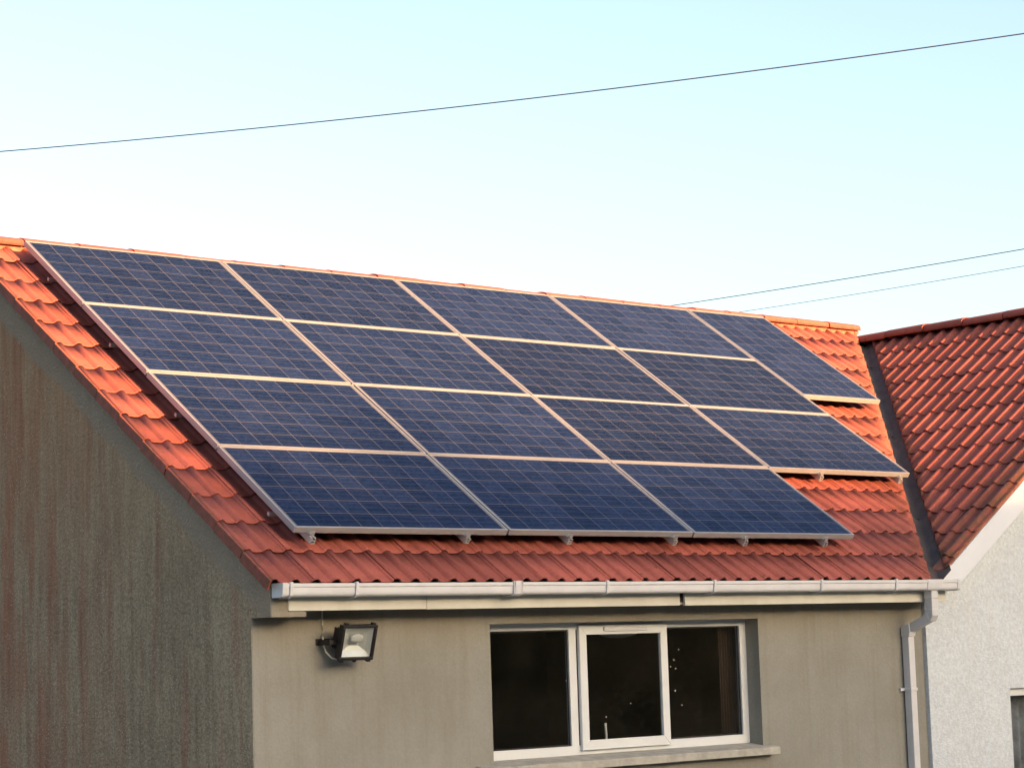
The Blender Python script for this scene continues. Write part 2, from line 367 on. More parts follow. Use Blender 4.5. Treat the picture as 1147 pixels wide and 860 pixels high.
def ridge_tiles(name, p0, p1, material, parent, w=0.125, h=0.085, length=0.46, seed=3):
    """half-round ridge cappings laid end to end with mortar joints"""
    rnd = random.Random(seed); p0, p1 = Vector(p0), Vector(p1); d = (p1 - p0); n = max(1, round(d.length / length)); d.normalize()
    side = d.cross(Vector((0, 0, 1))).normalized(); step = (p1 - p0).length / n
    bm = bmesh.new(); lay = bm.verts.layers.float.new('tint'); gl_ = bm.verts.layers.float.new('grime')
    for i in range(n):
        tint = rnd.random(); dz = rnd.gauss(0, .003); yaw = rnd.gauss(0, .002)
        secs = [(0.003, 0.0), (0.008, 0.004), (step - 0.05, 0.0), (step - 0.003, -0.001)]
        rings = []
        for (s_, up) in secs:
            r = []
            for k in range(15):
                th = math.pi * k / 14
                y = -math.cos(th) * (w + up); z = (math.sin(th) ** 0.8) * (h + up) + dz
                if k in (0, 14): z -= 0.02
                vv = bm.verts.new(p0 + d * (i * step + s_) + side * (y + yaw) + Vector((0, 0, z))); vv[lay] = tint; vv[gl_] = 0.15
                r.append(vv)
            rings.append(r)
        for a in range(3):
            for k in range(14): bm.faces.new((rings[a][k], rings[a][k + 1], rings[a + 1][k + 1], rings[a + 1][k]))
    me = bpy.data.meshes.new(name); bm.to_mesh(me); bm.free()
    o = link(name, me, material, parent)
    so = o.modifiers.new('thick', 'SOLIDIFY'); so.thickness = 0.014; so.offset = -1
    me.shade_smooth(); me.set_sharp_from_angle(angle=R(35))
    return o

# ------------------------------------------------------------------ ground
g = MB(); g.box(-1500, 1500, -1500, 1500, GZ - 0.5, GZ)
tag(g.build('ground', M['ground']), kind='structure')
g = MB(); g.box(-14, 16, -16, 0.3, GZ + 0.002, GZ + 0.006)
tag(g.build('yard_paving', M['concrete']), kind='structure')

# ------------------------------------------------------------------ the extension (cream building)
XG, YW, YC = -0.30, 0.044, -0.159
house = empty('rendered_house', (2.7, 3.6, GZ), label='cream rendered single-storey building with orange tiled roof, grey weathered gable and three-pane window', cat='house')
WX0, WX1, WZ0, WZ1 = 1.51, 3.97, -1.487, -0.600     # window opening
def ztop(y): return TP * y - 0.187 - 0.075
w = MB()
x0, x1, y0, y1 = XG + 0.006, 5.763, YW, YW + 0.25
zt = -0.30
w.box(x0, WX0, y0, y1, GZ, zt); w.box(WX1, x1, y0, y1, GZ, zt)
w.box(WX0, WX1, y0, y1, GZ, WZ0); w.box(WX0, WX1, y0, y1, WZ1, zt)
bmesh.ops.remove_doubles(w.bm, verts=w.bm.verts, dist=1e-5)
w.build('wall', M['front'], house)['label'] = 'cream smooth rendered front wall'
# gable wall with its kneeler under the eaves
w = MB()
yb_ = 2 * YR
pts = [(YW + 0.002, GZ), (YW + 0.002, -0.537), (YC, -0.537), (YC, ztop(YC)), (YR, ztop(YR)), (yb_ - YC, ztop(YC)), (yb_ - YC, -0.537), (yb_ - YW, -0.537), (yb_ - YW, GZ)]
w.prism(pts, 'X', XG, XG + 0.25)
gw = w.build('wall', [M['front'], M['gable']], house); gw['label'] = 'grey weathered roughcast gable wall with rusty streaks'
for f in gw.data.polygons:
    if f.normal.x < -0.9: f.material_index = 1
w = MB(); w.box(XG + 0.004, -0.181, YC - 0.003, YW - 0.002, -0.537, ztop(YC) - 0.0)
w.build('corbel', M['front'], house)
w = MB(); w.box(XG, 9.0, yb_ - YW - 0.25, yb_ - YW, GZ, -0.3); w.build('wall', M['front'], house)['label'] = 'rear wall'
# roof
kA = Vector((1, -0.975, 0)).normalized()
valley_clip = (Vector((5.78, 0, 0)), kA)
def grimeA(co):
    d = 5.78 + 0.975 * co.y - co.x
    g_ = max(0, 1 - d / 0.5) * 0.5 if co.y < YR else 0
    g_ += max(0, 1 - (co.x - XV) / 0.12) * 0.25
    return g_
tile_sheet('roof', MA_tile, XV, 33, -0.385, 15, [valley_clip, (Vector((A_END, 0, 0)), Vector((1, 0, 0))), (Vector((0, YR - 0.01, 0)), Vector((0, 1, 0)))], M['tile'], house, grime=grimeA, verge=0.054)['label'] = 'orange terracotta double-roll tiled roof slope'
roofA = [o for o in house.children if o.name.startswith('roof')][0]
tb = tile_sheet('roof', MA_back, 0.0, 33, -0.385, 15, [(Vector((XV, 0, 0)), Vector((-1, 0, 0))), (Vector((0, YR + 0.01, 0)), Vector((0, -1, 0)))], M['tile'], house, seed=5)
tb['label'] = 'far slope of the tiled roof'
ridge_tiles('ridge_tiles', (XV - 0.02, YR, ZR + 0.0), (A_END + 0.01, YR, ZR + 0.0), M['tile'], roofA, w=0.13, h=0.050)
w = MB()      # mortar bed under the ridge and the closed ridge end
w.box(XV + 0.02, A_END - 0.02, YR - 0.09, YR + 0.09, ZR - 0.06, ZR + 0.025)
w.prism([(YR - 0.10, ZR - 0.05), (YR - 0.09, ZR + 0.01), (YR - 0.05, ZR + 0.040), (YR, ZR + 0.048), (YR + 0.05, ZR + 0.040), (YR + 0.09, ZR + 0.01), (YR + 0.10, ZR - 0.05)], 'X', A_END - 0.04, A_END + 0.015)
w.build('mortar_bed', M['mortar'], roofA)
# underlay, clipped at the valley
def deck(mtx, a0, a1, b0, b1, n0, n1, clips, parent, name='roof_underlay'):
    bm = bmesh.new(); bmesh.ops.create_cube(bm, size=1)
    bmesh.ops.scale(bm, vec=(a1 - a0, b1 - b0, abs(n1 - n0)), verts=bm.verts); bmesh.ops.translate(bm, vec=((a0 + a1) / 2, (b0 + b1) / 2, (n0 + n1) / 2), verts=bm.verts)
    bmesh.ops.transform(bm, matrix=mtx, verts=bm.verts)
    for co, no in clips:
        r = bmesh.ops.bisect_plane(bm, geom=bm.verts[:] + bm.edges[:] + bm.faces[:], plane_co=co, plane_no=no, clear_outer=True)
        ed = [e for e in r['geom_cut'] if isinstance(e, bmesh.types.BMEdge)]
        if ed: bmesh.ops.contextual_create(bm, geom=ed)
    me = bpy.data.meshes.new(name); bm.to_mesh(me); bm.free(); return link(name, me, M['deck'], parent)
axis_clip = (Vector((5.86, 0, 0)), kA)
deck(MA_tile, XG + 0.02, A_END - 0.01, -0.30, 4.29, -0.06, -0.025, [axis_clip, (Vector((0, YR, 0)), Vector((0, 1, 0)))], roofA)
deck(MA_back, 0.01, A_END - XG - 0.02, -0.30, 4.29, -0.06, -0.025, [(Vector((0, YR, 0)), Vector((0, -1, 0)))], tb)
# valley lining of dark lead, a shallow folded gutter between the two slopes
bm = bmesh.new()
rows = []
nv = 40
for i in range(nv + 1):
    y = -0.245 + (3.37 + 0.245) * i / nv
    xa = 5.87 + 0.975 * y; za = TP * y - 0.187
    wob = 0.006 * noise.noise(Vector((y * 3, 0, 0)))
    r = []
    for s_, lift in ((-0.16, -0.020), (-0.10, -0.020), (-0.012, -0.026), (0.012, -0.026), (0.085, -0.020), (0.15, -0.020)):
        x = xa + s_
        z = za + (0.697 * s_ if s_ > 0 else 0.0) + lift + (wob if abs(s_) > .02 else 0)
        r.append(bm.verts.new((x, y, z)))
    rows.append(r)
for i in range(nv):
    for k in range(5): bm.faces.new((rows[i][k], rows[i][k + 1], rows[i + 1][k + 1], rows[i + 1][k]))
me = bpy.data.meshes.new('valley_lining'); bm.to_mesh(me); bm.free()
vl = link('valley_lining', me, M['lead'], house); sm = vl.modifiers.new('thick', 'SOLIDIFY'); sm.thickness = 0.004; sm.offset = -1
# lead laps
w = MB()
for y in (0.55, 1.75, 2.95):
    xa = 5.87 + 0.975 * y; za = TP * y - 0.187
    mt = frame_matrix((xa, y, za - 0.014), Vector((1, -0.975, 0.0)).normalized(), Vector((0.975, 1.0, TP)).normalized())
    w = MB(); w.box(-0.10, 0.0, -0.012, 0.012, -0.004, 0.004, mt); w.build('lead_lap', M['lead'], vl)

# fascia and soffit
f = MB(); f.box(-0.181, 0.838, -0.170, -0.150, -0.503, -0.345, bev=0.002); f.build('fascia', M['fascia'], house)
f = MB(); f.box(0.841, 3.000, -0.170, -0.150, -0.505, -0.345, bev=0.002); f.build('fascia', M['fascia'], house)
f = MB(); f.box(3.046, 5.46, -0.172, -0.152, -0.507, -0.345, bev=0.002); f.build('fascia', M['fascia'], house)
f = MB(); f.box(5.462, 5.80, -0.168, -0.148, -0.507, -0.345, bev=0.002); f.build('fascia', M['fascia'], house)
f = MB(); f.box(-0.18, 5.76, -0.149, YW - 0.003, -0.497, -0.485); f.build('soffit', M['sill'], house)
f = MB(); f.box(2.990, 3.056, -0.147, -0.142, -0.484, -0.36); f.build('gap_shade', M['deck'], house)  # near-black piece behind the fascia gap, painting in its shade

# gutter: square-section channel with round lower front edge
def gutter_profile(g=0.0):
    return [(-0.175 + g, -0.352), (-0.175 + g, -0.425 - g), (-0.262, -0.425 - g), (-0.276 - g, -0.416 - g), (-0.2815 - g, -0.402), (-0.2815 - g, -0.372), (-0.286 - g, -0.366), (-0.286 - g, -0.348 + g)]
gut = MB()
outer = [(-0.175, -0.352), (-0.175, -0.424), (-0.258, -0.425), (-0.270, -0.421), (-0.278, -0.412), (-0.280, -0.400), (-0.280, -0.372), (-0.286, -0.366), (-0.286, -0.347), (-0.278, -0.347), (-0.277, -0.366), (-0.275, -0.400), (-0.268, -0.416), (-0.258, -0.419), (-0.180, -0.418), (-0.180, -0.352)]
gut.prism(outer, 'X', -0.285, 5.83)
gutter = gut.build('gutter', M['pvc'], house)
solid = [(-0.172, -0.350), (-0.172, -0.428), (-0.257, -0.429), (-0.272, -0.425), (-0.282, -0.415), (-0.285, -0.402), (-0.290, -0.366), (-0.290, -0.344), (-0.172, -0.344)]
e_ = MB()
# rounded end cap at the verge
for i, (xx, sc) in enumerate(((-0.300, 0.93), (-0.292, 1.0), (-0.270, 1.0))): pass
e_.prism([(p[0], p[1]) for p in solid], 'X', -0.300, -0.262, bev=0.003)
e_.build('end_cap', M['pvc'], gutter)
e_ = MB(); e_.prism(solid, 'X', 5.80, 5.835, bev=0.003); e_.build('end_cap', M['pvc'], gutter)
def strap(x, wd=0.02, parent=gutter, name='gutter_bracket'):
    b_ = MB(); pr = [(-0.172, -0.352), (-0.172, -0.434), (-0.257, -0.4345), (-0.276, -0.4295), (-0.2885, -0.418), (-0.2905, -0.402), (-0.2955, -0.366), (-0.2955, -0.339), (-0.275, -0.342), (-0.275, -0.35), (-0.282, -0.352), (-0.28, -0.366), (-0.2805, -0.402), (-0.27, -0.420), (-0.258, -0.4255), (-0.18, -0.4255), (-0.18, -0.352)]
    b_.prism(pr, 'X', x - wd / 2, x + wd / 2, bev=0.0012)
    return b_.build(name, M['pvc'], parent)
for x in (-0.24, 0.228, 2.237, 3.22, 4.291, 5.10): strap(x)
u_ = strap(1.475, 0.075, name='gutter_union')
for x in (1.447, 1.503): strap(x, 0.010, name='gutter_bracket')
# running outlet and downpipe
o_ = MB(); o_.prism(solid, 'X', 5.455, 5.625, bev=0.003)
o_.box(5.515, 5.590, -0.265, -0.190, -0.485, -0.425, bev=0.004)
o_.build('gutter_outlet', M['pvc'], gutter)
dp = empty('downpipe', (5.55, -0.06, GZ), label='white square downpipe with offset elbow in the corner of the cream and white walls', cat='downpipe')
h_ = 0.0325
d_ = MB(); d_.box(5.5525 - h_, 5.5525 + h_, -0.2275 - h_, -0.2275 + h_, -0.600, -0.480, bev=0.004); d_.build('pipe_section', M['pvc'], dp)
def pipe_between(p0, p1, wd, parent, name):
    p0, p1 = Vector(p0), Vector(p1); t = (p1 - p0); l = t.length; t.normalize()
    a = Vector((1, 0, 0)); mm = Matrix((a, t.cross(a).normalized() * -1, t)).transposed().to_4x4(); mm.translation = p0
    q_ = MB(); q_.box(-wd / 2, wd / 2, -wd / 2, wd / 2, 0, l, mm, bev=0.004); return q_.build(name, M['pvc'], parent)
d_ = MB(); d_.prism([(-0.264, -0.56), (-0.264, -0.612), (-0.235, -0.655), (-0.19, -0.62), (-0.191, -0.56)], 'X', 5.5145, 5.5895, bev=0.004); d_.build('elbow', M['pvc'], dp)
pipe_between((5.545, -0.225, -0.618), (5.538, -0.005, -0.712), 0.064, dp, 'offset_section')
d_ = MB(); d_.prism([(-0.045, -0.660), (0.034, -0.690), (0.036, -0.760), (-0.042, -0.760), (-0.052, -0.725)], 'X', 5.499, 5.573, bev=0.004); d_.build('elbow', M['pvc'], dp)
d_ = MB(); d_.box(5.5355 - h_, 5.5355 + h_, -0.034, 0.030, GZ + 0.03, -0.75, bev=0.004); d_.build('pipe_section', M['pvc'], dp)
for z in (-1.15, -2.2):
    d_ = MB(); d_.box(5.455, 5.6, 0.024, 0.040, z - 0.012, z + 0.012, bev=0.002); d_.box(5.497, 5.574, -0.040, 0.030, z - 0.011, z + 0.011, bev=0.002); d_.build('pipe_clip', M['pvc'], dp)

# ------------------------------------------------------------------ three-pane window
FY0, FY1 = 0.170, 0.208
win = MB()
win.box(WX0, WX1, FY0, FY1, -0.645, WZ1); win.box(WX0, WX1, FY0, FY1, -1.468, -1.408)
win.box(WX0, 1.555, FY0, FY1, -1.408, -0.645); win.box(3.908, WX1, FY0, FY1, -1.408, -0.645)
win.box(2.288, 2.352, FY0, FY1, -1.408, -0.645); win.box(3.172, 3.188, FY0, FY1, -1.408, -0.645)
window = win.build('window', M['pvc_frame'], house)
window['label'] = 'white three-pane window with a top-vented middle sash'
for (a, c_) in ((1.555, 2.288), (3.188, 3.908)):
    b_ = MB(); b_.box(a, c_, 0.182, 0.1895, -0.655, -0.646); b_.box(a, c_, 0.182, 0.1895, -1.407, -1.398)
    b_.box(a, a + 0.009, 0.182, 0.1895, -1.398, -0.655); b_.box(c_ - 0.009, c_, 0.182, 0.1895, -1.398, -0.655)
    b_.build('glazing_bead', M['cable'], window)
for (a, c_) in ((1.556, 2.287), (3.189, 3.907)):
    p_ = MB(); p_.box(a, c_, 0.190, 0.196, -1.407, -0.646); p_.build('pane', M['glass'], window)
# opening sash standing proud of the frame, mitred corners
def mitred(x0, x1, z0, z1, wd, y0, y1, mb):
    o4 = [(x0, z0), (x1, z0), (x1, z1), (x0, z1)]; i4 = [(x0 + wd, z0 + wd), (x1 - wd, z0 + wd), (x1 - wd, z1 - wd), (x0 + wd, z1 - wd)]
    for k in range(4):
        j = (k + 1) % 4; mb.prism([o4[k], o4[j], i4[j], i4[k]], 'Y', y0, y1, bev=0.003)
sash = MB(); mitred(2.360, 3.170, -1.440, -0.618, 0.064, 0.142, 0.1695, sash); sash.build('sash', M['pvc_frame'], window)
p_ = MB(); p_.box(2.423, 3.107, 0.160, 0.166, -1.377, -0.681); p_.build('pane', M['glass'], window)
v_ = MB(); v_.box(2.585, 2.980, 0.132, 0.143, -0.664, -0.640, bev=0.004); v_.box(2.575, 2.600, 0.128, 0.142, -0.658, -0.632, bev=0.003); v_.build('trickle_vent', M['pvc'], window)
s_ = MB(); s_.prism([(-0.045, -1.548), (-0.045, -1.500), (-0.035, -1.494), (0.17, -1.470), (0.17, -1.548)], 'X', 1.36, 4.05, bev=0.003)
s_.build('window_sill', M['sill'], window)
w = MB(); w.box(WX0, WX1, 0.175, 0.29, -1.6, -1.469); w.build('sill_upstand', M['sill'], window)
# drips and dots on the panes
d_ = MB()
rr = random.Random(4)
for (x, z) in ((3.32, -0.80), (3.27, -0.87), (3.285, -0.93), (3.235, -0.915), (3.27, -1.08), (3.33, -1.18), (2.27, -0.98)):
    d_ = MB(); d_.box(x - .0025, x + .0025, 0.187, 0.1895, z - .004, z + .004, bev=.001); d_.build('paint_speck', M['whitething'], window)
for (x, z) in ((2.82, -1.15), (2.59, -1.23)): d_ = MB(); d_.box(x - .003, x + .003, 0.157, 0.1595, z - .003, z + .003, bev=.001); d_.build('paint_speck', M['whitething'], window)
# the dim room behind
rm = MB()
X0, X1, Y0, Y1, Z0, Z1 = 0.0, 5.6, 0.296, 4.2, GZ + 0.05, -0.45
for bx in ((X0, X1, Y1, Y1 + .05, Z0, Z1), (X0 - .05, X0, Y0, Y1, Z0, Z1), (X1, X1 + .05, Y0, Y1, Z0, Z1), (X0, X1, Y0, Y1, Z0 - .04, Z0), (X0, X1, Y0, Y1, Z1, Z1 + .03)): rm.box(*bx)
rm.build('room_lining', M['room'], house)
# curtain, candle stick and a reflection stand-in disc behind the panes
bm = bmesh.new(); ra, rb = [], []
for k in range(41):
    x = 3.795 + 0.16 * k / 40; y = 0.268 + 0.006 * math.sin(k * 0.95)
    ra.append(bm.verts.new((x, y, -1.44))); rb.append(bm.verts.new((x, y, -0.61)))
for k in range(40): bm.faces.new((ra[k], ra[k + 1], rb[k + 1], rb[k]))
me = bpy.data.meshes.new('curtain'); bm.to_mesh(me); bm.free(); me.shade_smooth()
cu = link('curtain', me, M['curtain']); cu.modifiers.new('thick', 'SOLIDIFY').thickness = 0.004
tag(cu, 'narrow brown curtain hanging behind the right-hand pane of the cream house window', 'curtain')
w = MB(); w.box(1.6, 3.9, 0.24, 0.31, -1.475, -1.455); w.build('inner_ledge', M['room'], window)
w = MB(); w.tube([(2.695, 0.272, -1.455), (2.687, 0.270, -1.37), (2.680, 0.268, -1.275)], 0.009, 10)
tag(w.build('candle', M['whitething'], smooth=True), 'thin white candle leaning on the ledge behind the middle pane', 'candle')

cl = empty('pane_reflection', (3.32, 0.80, -0.45), label='pale round disc added at the top of the middle pane as its reflection', cat='reflection')  # pale disc added behind the glass in place of a pane reflection
w = MB(); bmesh.ops.create_uvsphere(w.bm, u_segments=24, v_segments=12, radius=1, matrix=Matrix.Translation((3.32, 0.80, -0.66)) @ Matrix.Diagonal((0.15, 0.15, 0.045, 1))); w.build('reflection_disc', M['whitething'], cl, smooth=True)
w = MB(); w.tube([(3.32, 0.80, -0.45), (3.32, 0.80, -0.62)], 0.006, 8); w.build('disc_stem', M['cable_white'], cl)

# ------------------------------------------------------------------ white house
white = empty('white_house', (XB, 3.0, GZ), label='white roughcast house with dark red tiled roof and white barge board on the right', cat='house')
YWB = 0.012; WXL = 5.765; XR_ = 2 * XB - WXL
BX0, BX1, BZ0, BZ1 = 6.742, 7.75, -2.15, -1.185
w = MB()
zs = -0.36
w.box(WXL, BX0, YWB, YWB + 0.25, GZ, zs); w.box(BX1, XR_, YWB, YWB + 0.25, GZ, zs); w.box(BX0, BX1, YWB, YWB + 0.25, GZ, BZ0); w.box(BX0, BX1, YWB, YWB + 0.25, BZ1, zs)
w.prism([(WXL, zs), (XR_, zs), (XB, 0.697 * (XB - 5.87) - 0.187 - 0.09)], 'Y', YWB, YWB + 0.25)
w.box(XR_ - 0.25, XR_, YWB + 0.25, 7.2, GZ, zs)
w.build('wall', M['white'], white)['label'] = 'white roughcast gable wall'
# slope facing the extension, clipped by the valley; verge at the front gable
vB = (Vector((5.955, 0, 0)), Vector((-1, 0.975, 0)).normalized())
def grimeB(co):
    g_ = max(0, 1 - (co.y + 0.20) / 0.42) * 1.0
    d = co.x - (5.955 + 0.975 * co.y); g_ += max(0, 1 - d / 0.15) * 0.6
    return min(1, g_)
n_b = 27
ta = 0.195 - n_b * COVER
rbo = tile_sheet('roof', MB_tile, ta, n_b, -0.315, 14, [vB, (Vector((XB - 0.01, 0, 0)), Vector((1, 0, 0)))], M['tile_b'], white, grime=grimeB, seed=11, phase=0.5, rh=0.027)
rbo['label'] = 'dark red double-roll tiled slope with mossy front verge'
rbb = tile_sheet('roof', MB_back, -0.195, n_b, -0.315, 14, [(Vector((XB + 0.01, 0, 0)), Vector((-1, 0, 0)))], M['tile_b'], white, seed=12); rbb['label'] = 'far slope of the red tiled roof'
deck(MB_tile, -7.2, 0.15, -0.30, 4.05, -0.06, -0.025, [(Vector((5.88, 0, 0)), Vector((-1, 0.975, 0)).normalized()), (Vector((XB, 0, 0)), Vector((1, 0, 0)))], rbo)
deck(MB_back, -0.15, 7.2, -0.30, 4.05, -0.06, -0.025, [(Vector((XB, 0, 0)), Vector((-1, 0, 0)))], rbb)
ridge_tiles('ridge_tiles', (XB, -0.22, ZB + 0.005), (XB, 7.3, ZB + 0.005), M['tile_b'], rbo, w=0.115, h=0.062, seed=9)
# barge boards
def barge(sign):
    zt_ = lambda x: 0.697 * (x - 5.87) - 0.187 - 0.055
    xs = [5.72, 5.95, 9.21]
    pts = [(5.68, -0.365), (5.68, zt_(5.68) if zt_(5.68) > -0.36 else -0.355), (XB, zt_(XB)), (XB, zt_(XB) - 0.20), (5.975, -0.365)]
    pts = [(5.745, -0.365), (5.745, zt_(5.745)), (XB, zt_(XB)), (XB, zt_(XB) - 0.205), (5.985, -0.365)]
    if sign < 0: pts = [(2 * XB - p[0], p[1]) for p in pts][::-1]
    q_ = MB(); q_.prism(pts, 'Y', -0.172, -0.150, bev=0.002); return q_.build('barge_board', M['barge'], white)
barge(1); barge(-1)
w = MB()
zt_ = lambda x: 0.697 * (x - 5.87) - 0.187 - 0.09
w.prism([(5.80, -0.355), (5.80, zt_(5.80) - 0.01), (XB, zt_(XB) - 0.01), (XB, zt_(XB) - 0.03), (5.83, -0.36)], 'Y', -0.149, YWB - 0.002)
w.build('verge_soffit', M['barge'], white)
w = MB()
for k in range(1): w.prism([(5.78, zt_(5.78) + 0.034), (XB, zt_(XB) + 0.034), (XB, zt_(XB) + 0.075), (5.78, zt_(5.78) + 0.075)], 'Y', -0.160, -0.05)
w.build('verge_mortar', M['mortar'], white)
# its window
fr_ = MB(); y0, y1 = 0.05, 0.11
fr_.box(BX0, BX1, y0, y1, BZ1 - 0.06, BZ1); fr_.box(BX0, BX1, y0, y1, BZ0, BZ0 + 0.06); fr_.box(BX0, BX0 + 0.05, y0, y1, BZ0 + .06, BZ1 - .06); fr_.box(BX1 - 0.05, BX1, y0, y1, BZ0 + .06, BZ1 - .06)
wb = fr_.build('window', M['pvc_frame'], white); wb['label'] = 'white framed window with net curtain, cut by the right edge of the photo'
p_ = MB(); p_.box(BX0 + .051, BX1 - .051, y0 + .025, y0 + .031, BZ0 + .061, BZ1 - .061); p_.build('pane', M['glass'], wb)
bm = bmesh.new(); ra, rb = [], []
for k in range(81):
    x = BX0 + 0.01 + (BX1 - BX0 - .02) * k / 80; y = 0.175 + 0.02 * math.sin(k * 0.8)
    ra.append(bm.verts.new((x, y, BZ0 + .01))); rb.append(bm.verts.new((x, y, BZ1 - .01)))
for k in range(80): bm.faces.new((ra[k], ra[k + 1], rb[k + 1], rb[k]))
me = bpy.data.meshes.new('net_curtain'); bm.to_mesh(me); bm.free(); me.shade_smooth()
nc = link('net_curtain', me, M['net']); nc.modifiers.new('thick', 'SOLIDIFY').thickness = 0.003
tag(nc, 'bluish net curtain behind the window of the white house', 'curtain')
w = MB(); w.box(BX0 - .04, BX1 + .04, YWB - 0.05, 0.10, BZ0 - 0.06, BZ0 - 0.001, bev=.003); w.build('window_sill', M['sill'], wb)
w = MB(); w.box(BX0 + .0, BX1, 0.6, 0.62, BZ0, BZ1); w.box(BX0 - .3, BX1 + .3, 0.24, 0.6, BZ1 + .001, BZ1 + .02); w.build('room_lining', M['room'], white)

# ------------------------------------------------------------------ solar panels
PW, PH, GP = 1.65, 0.99, 0.02
def make_panel():
    root = empty('solar_panel')
    fr = MB()
    t, d = 0.011, 0.040
    for bx in ((0, PW, 0, t), (0, PW, PH - t, PH), (0, t, t, PH - t), (PW - t, PW, t, PH - t)): fr.box(bx[0], bx[1], bx[2], bx[3], -d, 0, bev=0.0012)
    for bx in ((t, PW - t, t, 0.03), (t, PW - t, PH - 0.03, PH - t)): fr.box(bx[0], bx[1], bx[2], bx[3], -d, -d + 0.002)
    f_ = fr.build('frame', M['alu'], root, world_geo=False)
    g_ = MB(); g_.box(t - 0.001, PW - t + 0.001, t - 0.001, PH - t + 0.001, -0.008, -0.0025); gl = g_.build('glass', M['cells'], root, world_geo=False)
    for bx in (0.33, 1.15):
        pass
    j_ = MB(); j_.box(0.75, 0.90, PH - 0.20, PH - 0.08, -0.032, -0.0085, bev=0.003); j_.build('junction_box', M['black'], root, world_geo=False)
    return root
proto = make_panel()
row_n = ['top row', 'second row from the top', 'third row from the top', 'bottom row']
col_n = ['first from the left', 'second from the left', 'third from the left', 'fourth from the left']
first = True
def place_panel(mtx, label):
    global first
    if first: r = proto; first = False
    else:
        r = proto.copy(); C.objects.link(r)
        for ch in proto.children:
            c_ = ch.copy(); C.objects.link(c_); c_.parent = r
    r.matrix_world = mtx @ Matrix.Translation((-0.003, -0.003, 0)) @ Matrix.Diagonal((1.0036, 1.006, 1, 1))
    tag(r, label, 'solar panel', 'solar panels on the tiled roof')
rj = random.Random(2)
def jit(): return Matrix.Rotation(rj.gauss(0, 0.0010), 4, 'X') @ Matrix.Rotation(rj.gauss(0, 0.0008), 4, 'Y') @ Matrix.Translation((rj.gauss(0, .0012), rj.gauss(0, .0012), 0))
for r_ in range(4):
    for c_ in range(4 if r_ < 3 else 3):
        lab = 'landscape blue solar panel, %s in the %s' % (col_n[c_], row_n[r_])
        if r_ == 2 and c_ == 3: lab = 'landscape blue solar panel overhanging to the valley, right end of the third row'
        if r_ == 3 and c_ == 0: lab = 'landscape blue solar panel at the lower left corner of the array, above the gutter'
        if r_ == 0 and c_ == 0: lab = 'landscape blue solar panel at the upper left corner of the array, by the ridge'
        place_panel(MA @ Matrix.Translation((c_ * (PW + GP), (3 - r_) * (PH + GP), 0)) @ jit(), lab)
T = 4 * (PH + GP) - GP
place_panel(MA @ Matrix.Translation((4 * (PW + GP) + PH, T - PW, 0)) @ Matrix.Rotation(R(90), 4, 'Z'), 'single upright portrait solar panel at the right end of the top row')

# mounting rails running up the slope, with their end clamps
def rail(x, b0, b1, label):
    rt_ = empty('mounting_rail'); rt_.matrix_world = MA @ Matrix.Translation((x, b0, -0.0405))
    q_ = MB(); l = b1 - b0
    for bx in ((-0.018, -0.013, 0, l, -0.040, 0), (0.013, 0.018, 0, l, -0.040, 0), (-0.013, 0.013, 0, l, -0.040, -0.036), (-0.013, -0.005, 0, l, -0.004, 0), (0.005, 0.013, 0, l, -0.004, 0), (-0.013, 0.013, 0, l, -0.022, -0.019)): q_.box(*bx)
    q_.build('rail', M['alu_dull'], rt_, world_geo=False)
    q_ = MB(); y = -b0
    q_.box(-0.022, 0.022, y - 0.032, y - 0.026, 0.001, 0.030, bev=.0015); q_.box(-0.022, 0.022, y - 0.032, y - 0.004, -0.001, 0.006, bev=.0015)
    mt = Matrix.Translation((0, y - 0.03, 0.004)) @ Matrix.Rotation(R(38), 4, 'Y')
    q_.box(-0.034, 0.034, -0.010, 0.002, -0.006, 0.006, mt, bev=.0015)
    q_.box(-0.020, 0.020, y - 0.002, y + 0.004, 0.022, 0.030)
    q_.build('end_clamp', M['alu'], rt_, world_geo=False)
    b_ = MB(); b_.tube([(0, y - 0.018, -0.012), (0, y - 0.018, 0.022)], 0.006, 6); b_.build('bolt', M['alu_dull'], rt_, world_geo=False)
    tag(rt_, label, 'rail', 'aluminium rails under the solar panels')
for (x, lab) in ((0.107, 'aluminium rail end below the lower left panel, leftmost of the rail ends'), (1.31, 'aluminium rail end at the right part of the lower left panel'),
                 (2.176, 'aluminium rail end under the middle bottom panel, above the gutter joint with two straps'), (3.138, 'aluminium rail end under the right part of the middle bottom panel'),
                 (3.833, 'aluminium rail end under the left part of the lower right panel'), (4.668, 'aluminium rail end under the right part of the lower right panel')):
    rail(x, -0.065 if x < 1 else -0.045, T + 0.02, lab)
for (x, lab) in ((5.588, 'sunlit rail end under the middle of the right panel of the third row'), (6.54, 'sunlit rail end beside the valley, under the right corner of the third-row panel')):
    q0 = PH + GP
    rt_ = rail(x, q0 - 0.045, T + 0.02, lab)
# the clamp builder measures from b=0; shift clamps of the raised rails
for o in list(C.objects):
    if o.name.startswith('mounting_rail') and o.type == 'EMPTY' and (o['label'].startswith('sunlit')):
        for ch in o.children:
            if ch.name.startswith('end_clamp') or ch.name.startswith('bolt'): ch.location.y += PH + GP
crossl = ['top', 'second', 'third', 'lowest']
for k, (b_, x1_) in enumerate(((3.584, 7.5), (2.56, 7.5), (1.57, 6.55), (0.31, 4.9))):
    q_ = MB(); q_.box(0.012, x1_, b_ - 0.012, b_ + 0.012, -0.104, -0.082); o = q_.build('cross_rail', M['alu_dull'], world_geo=False); o.matrix_world = MA
    tag(o, 'cross rail stub showing at the left edge of the array, %s of the four' % crossl[k], 'rail', 'cross rails under the array')

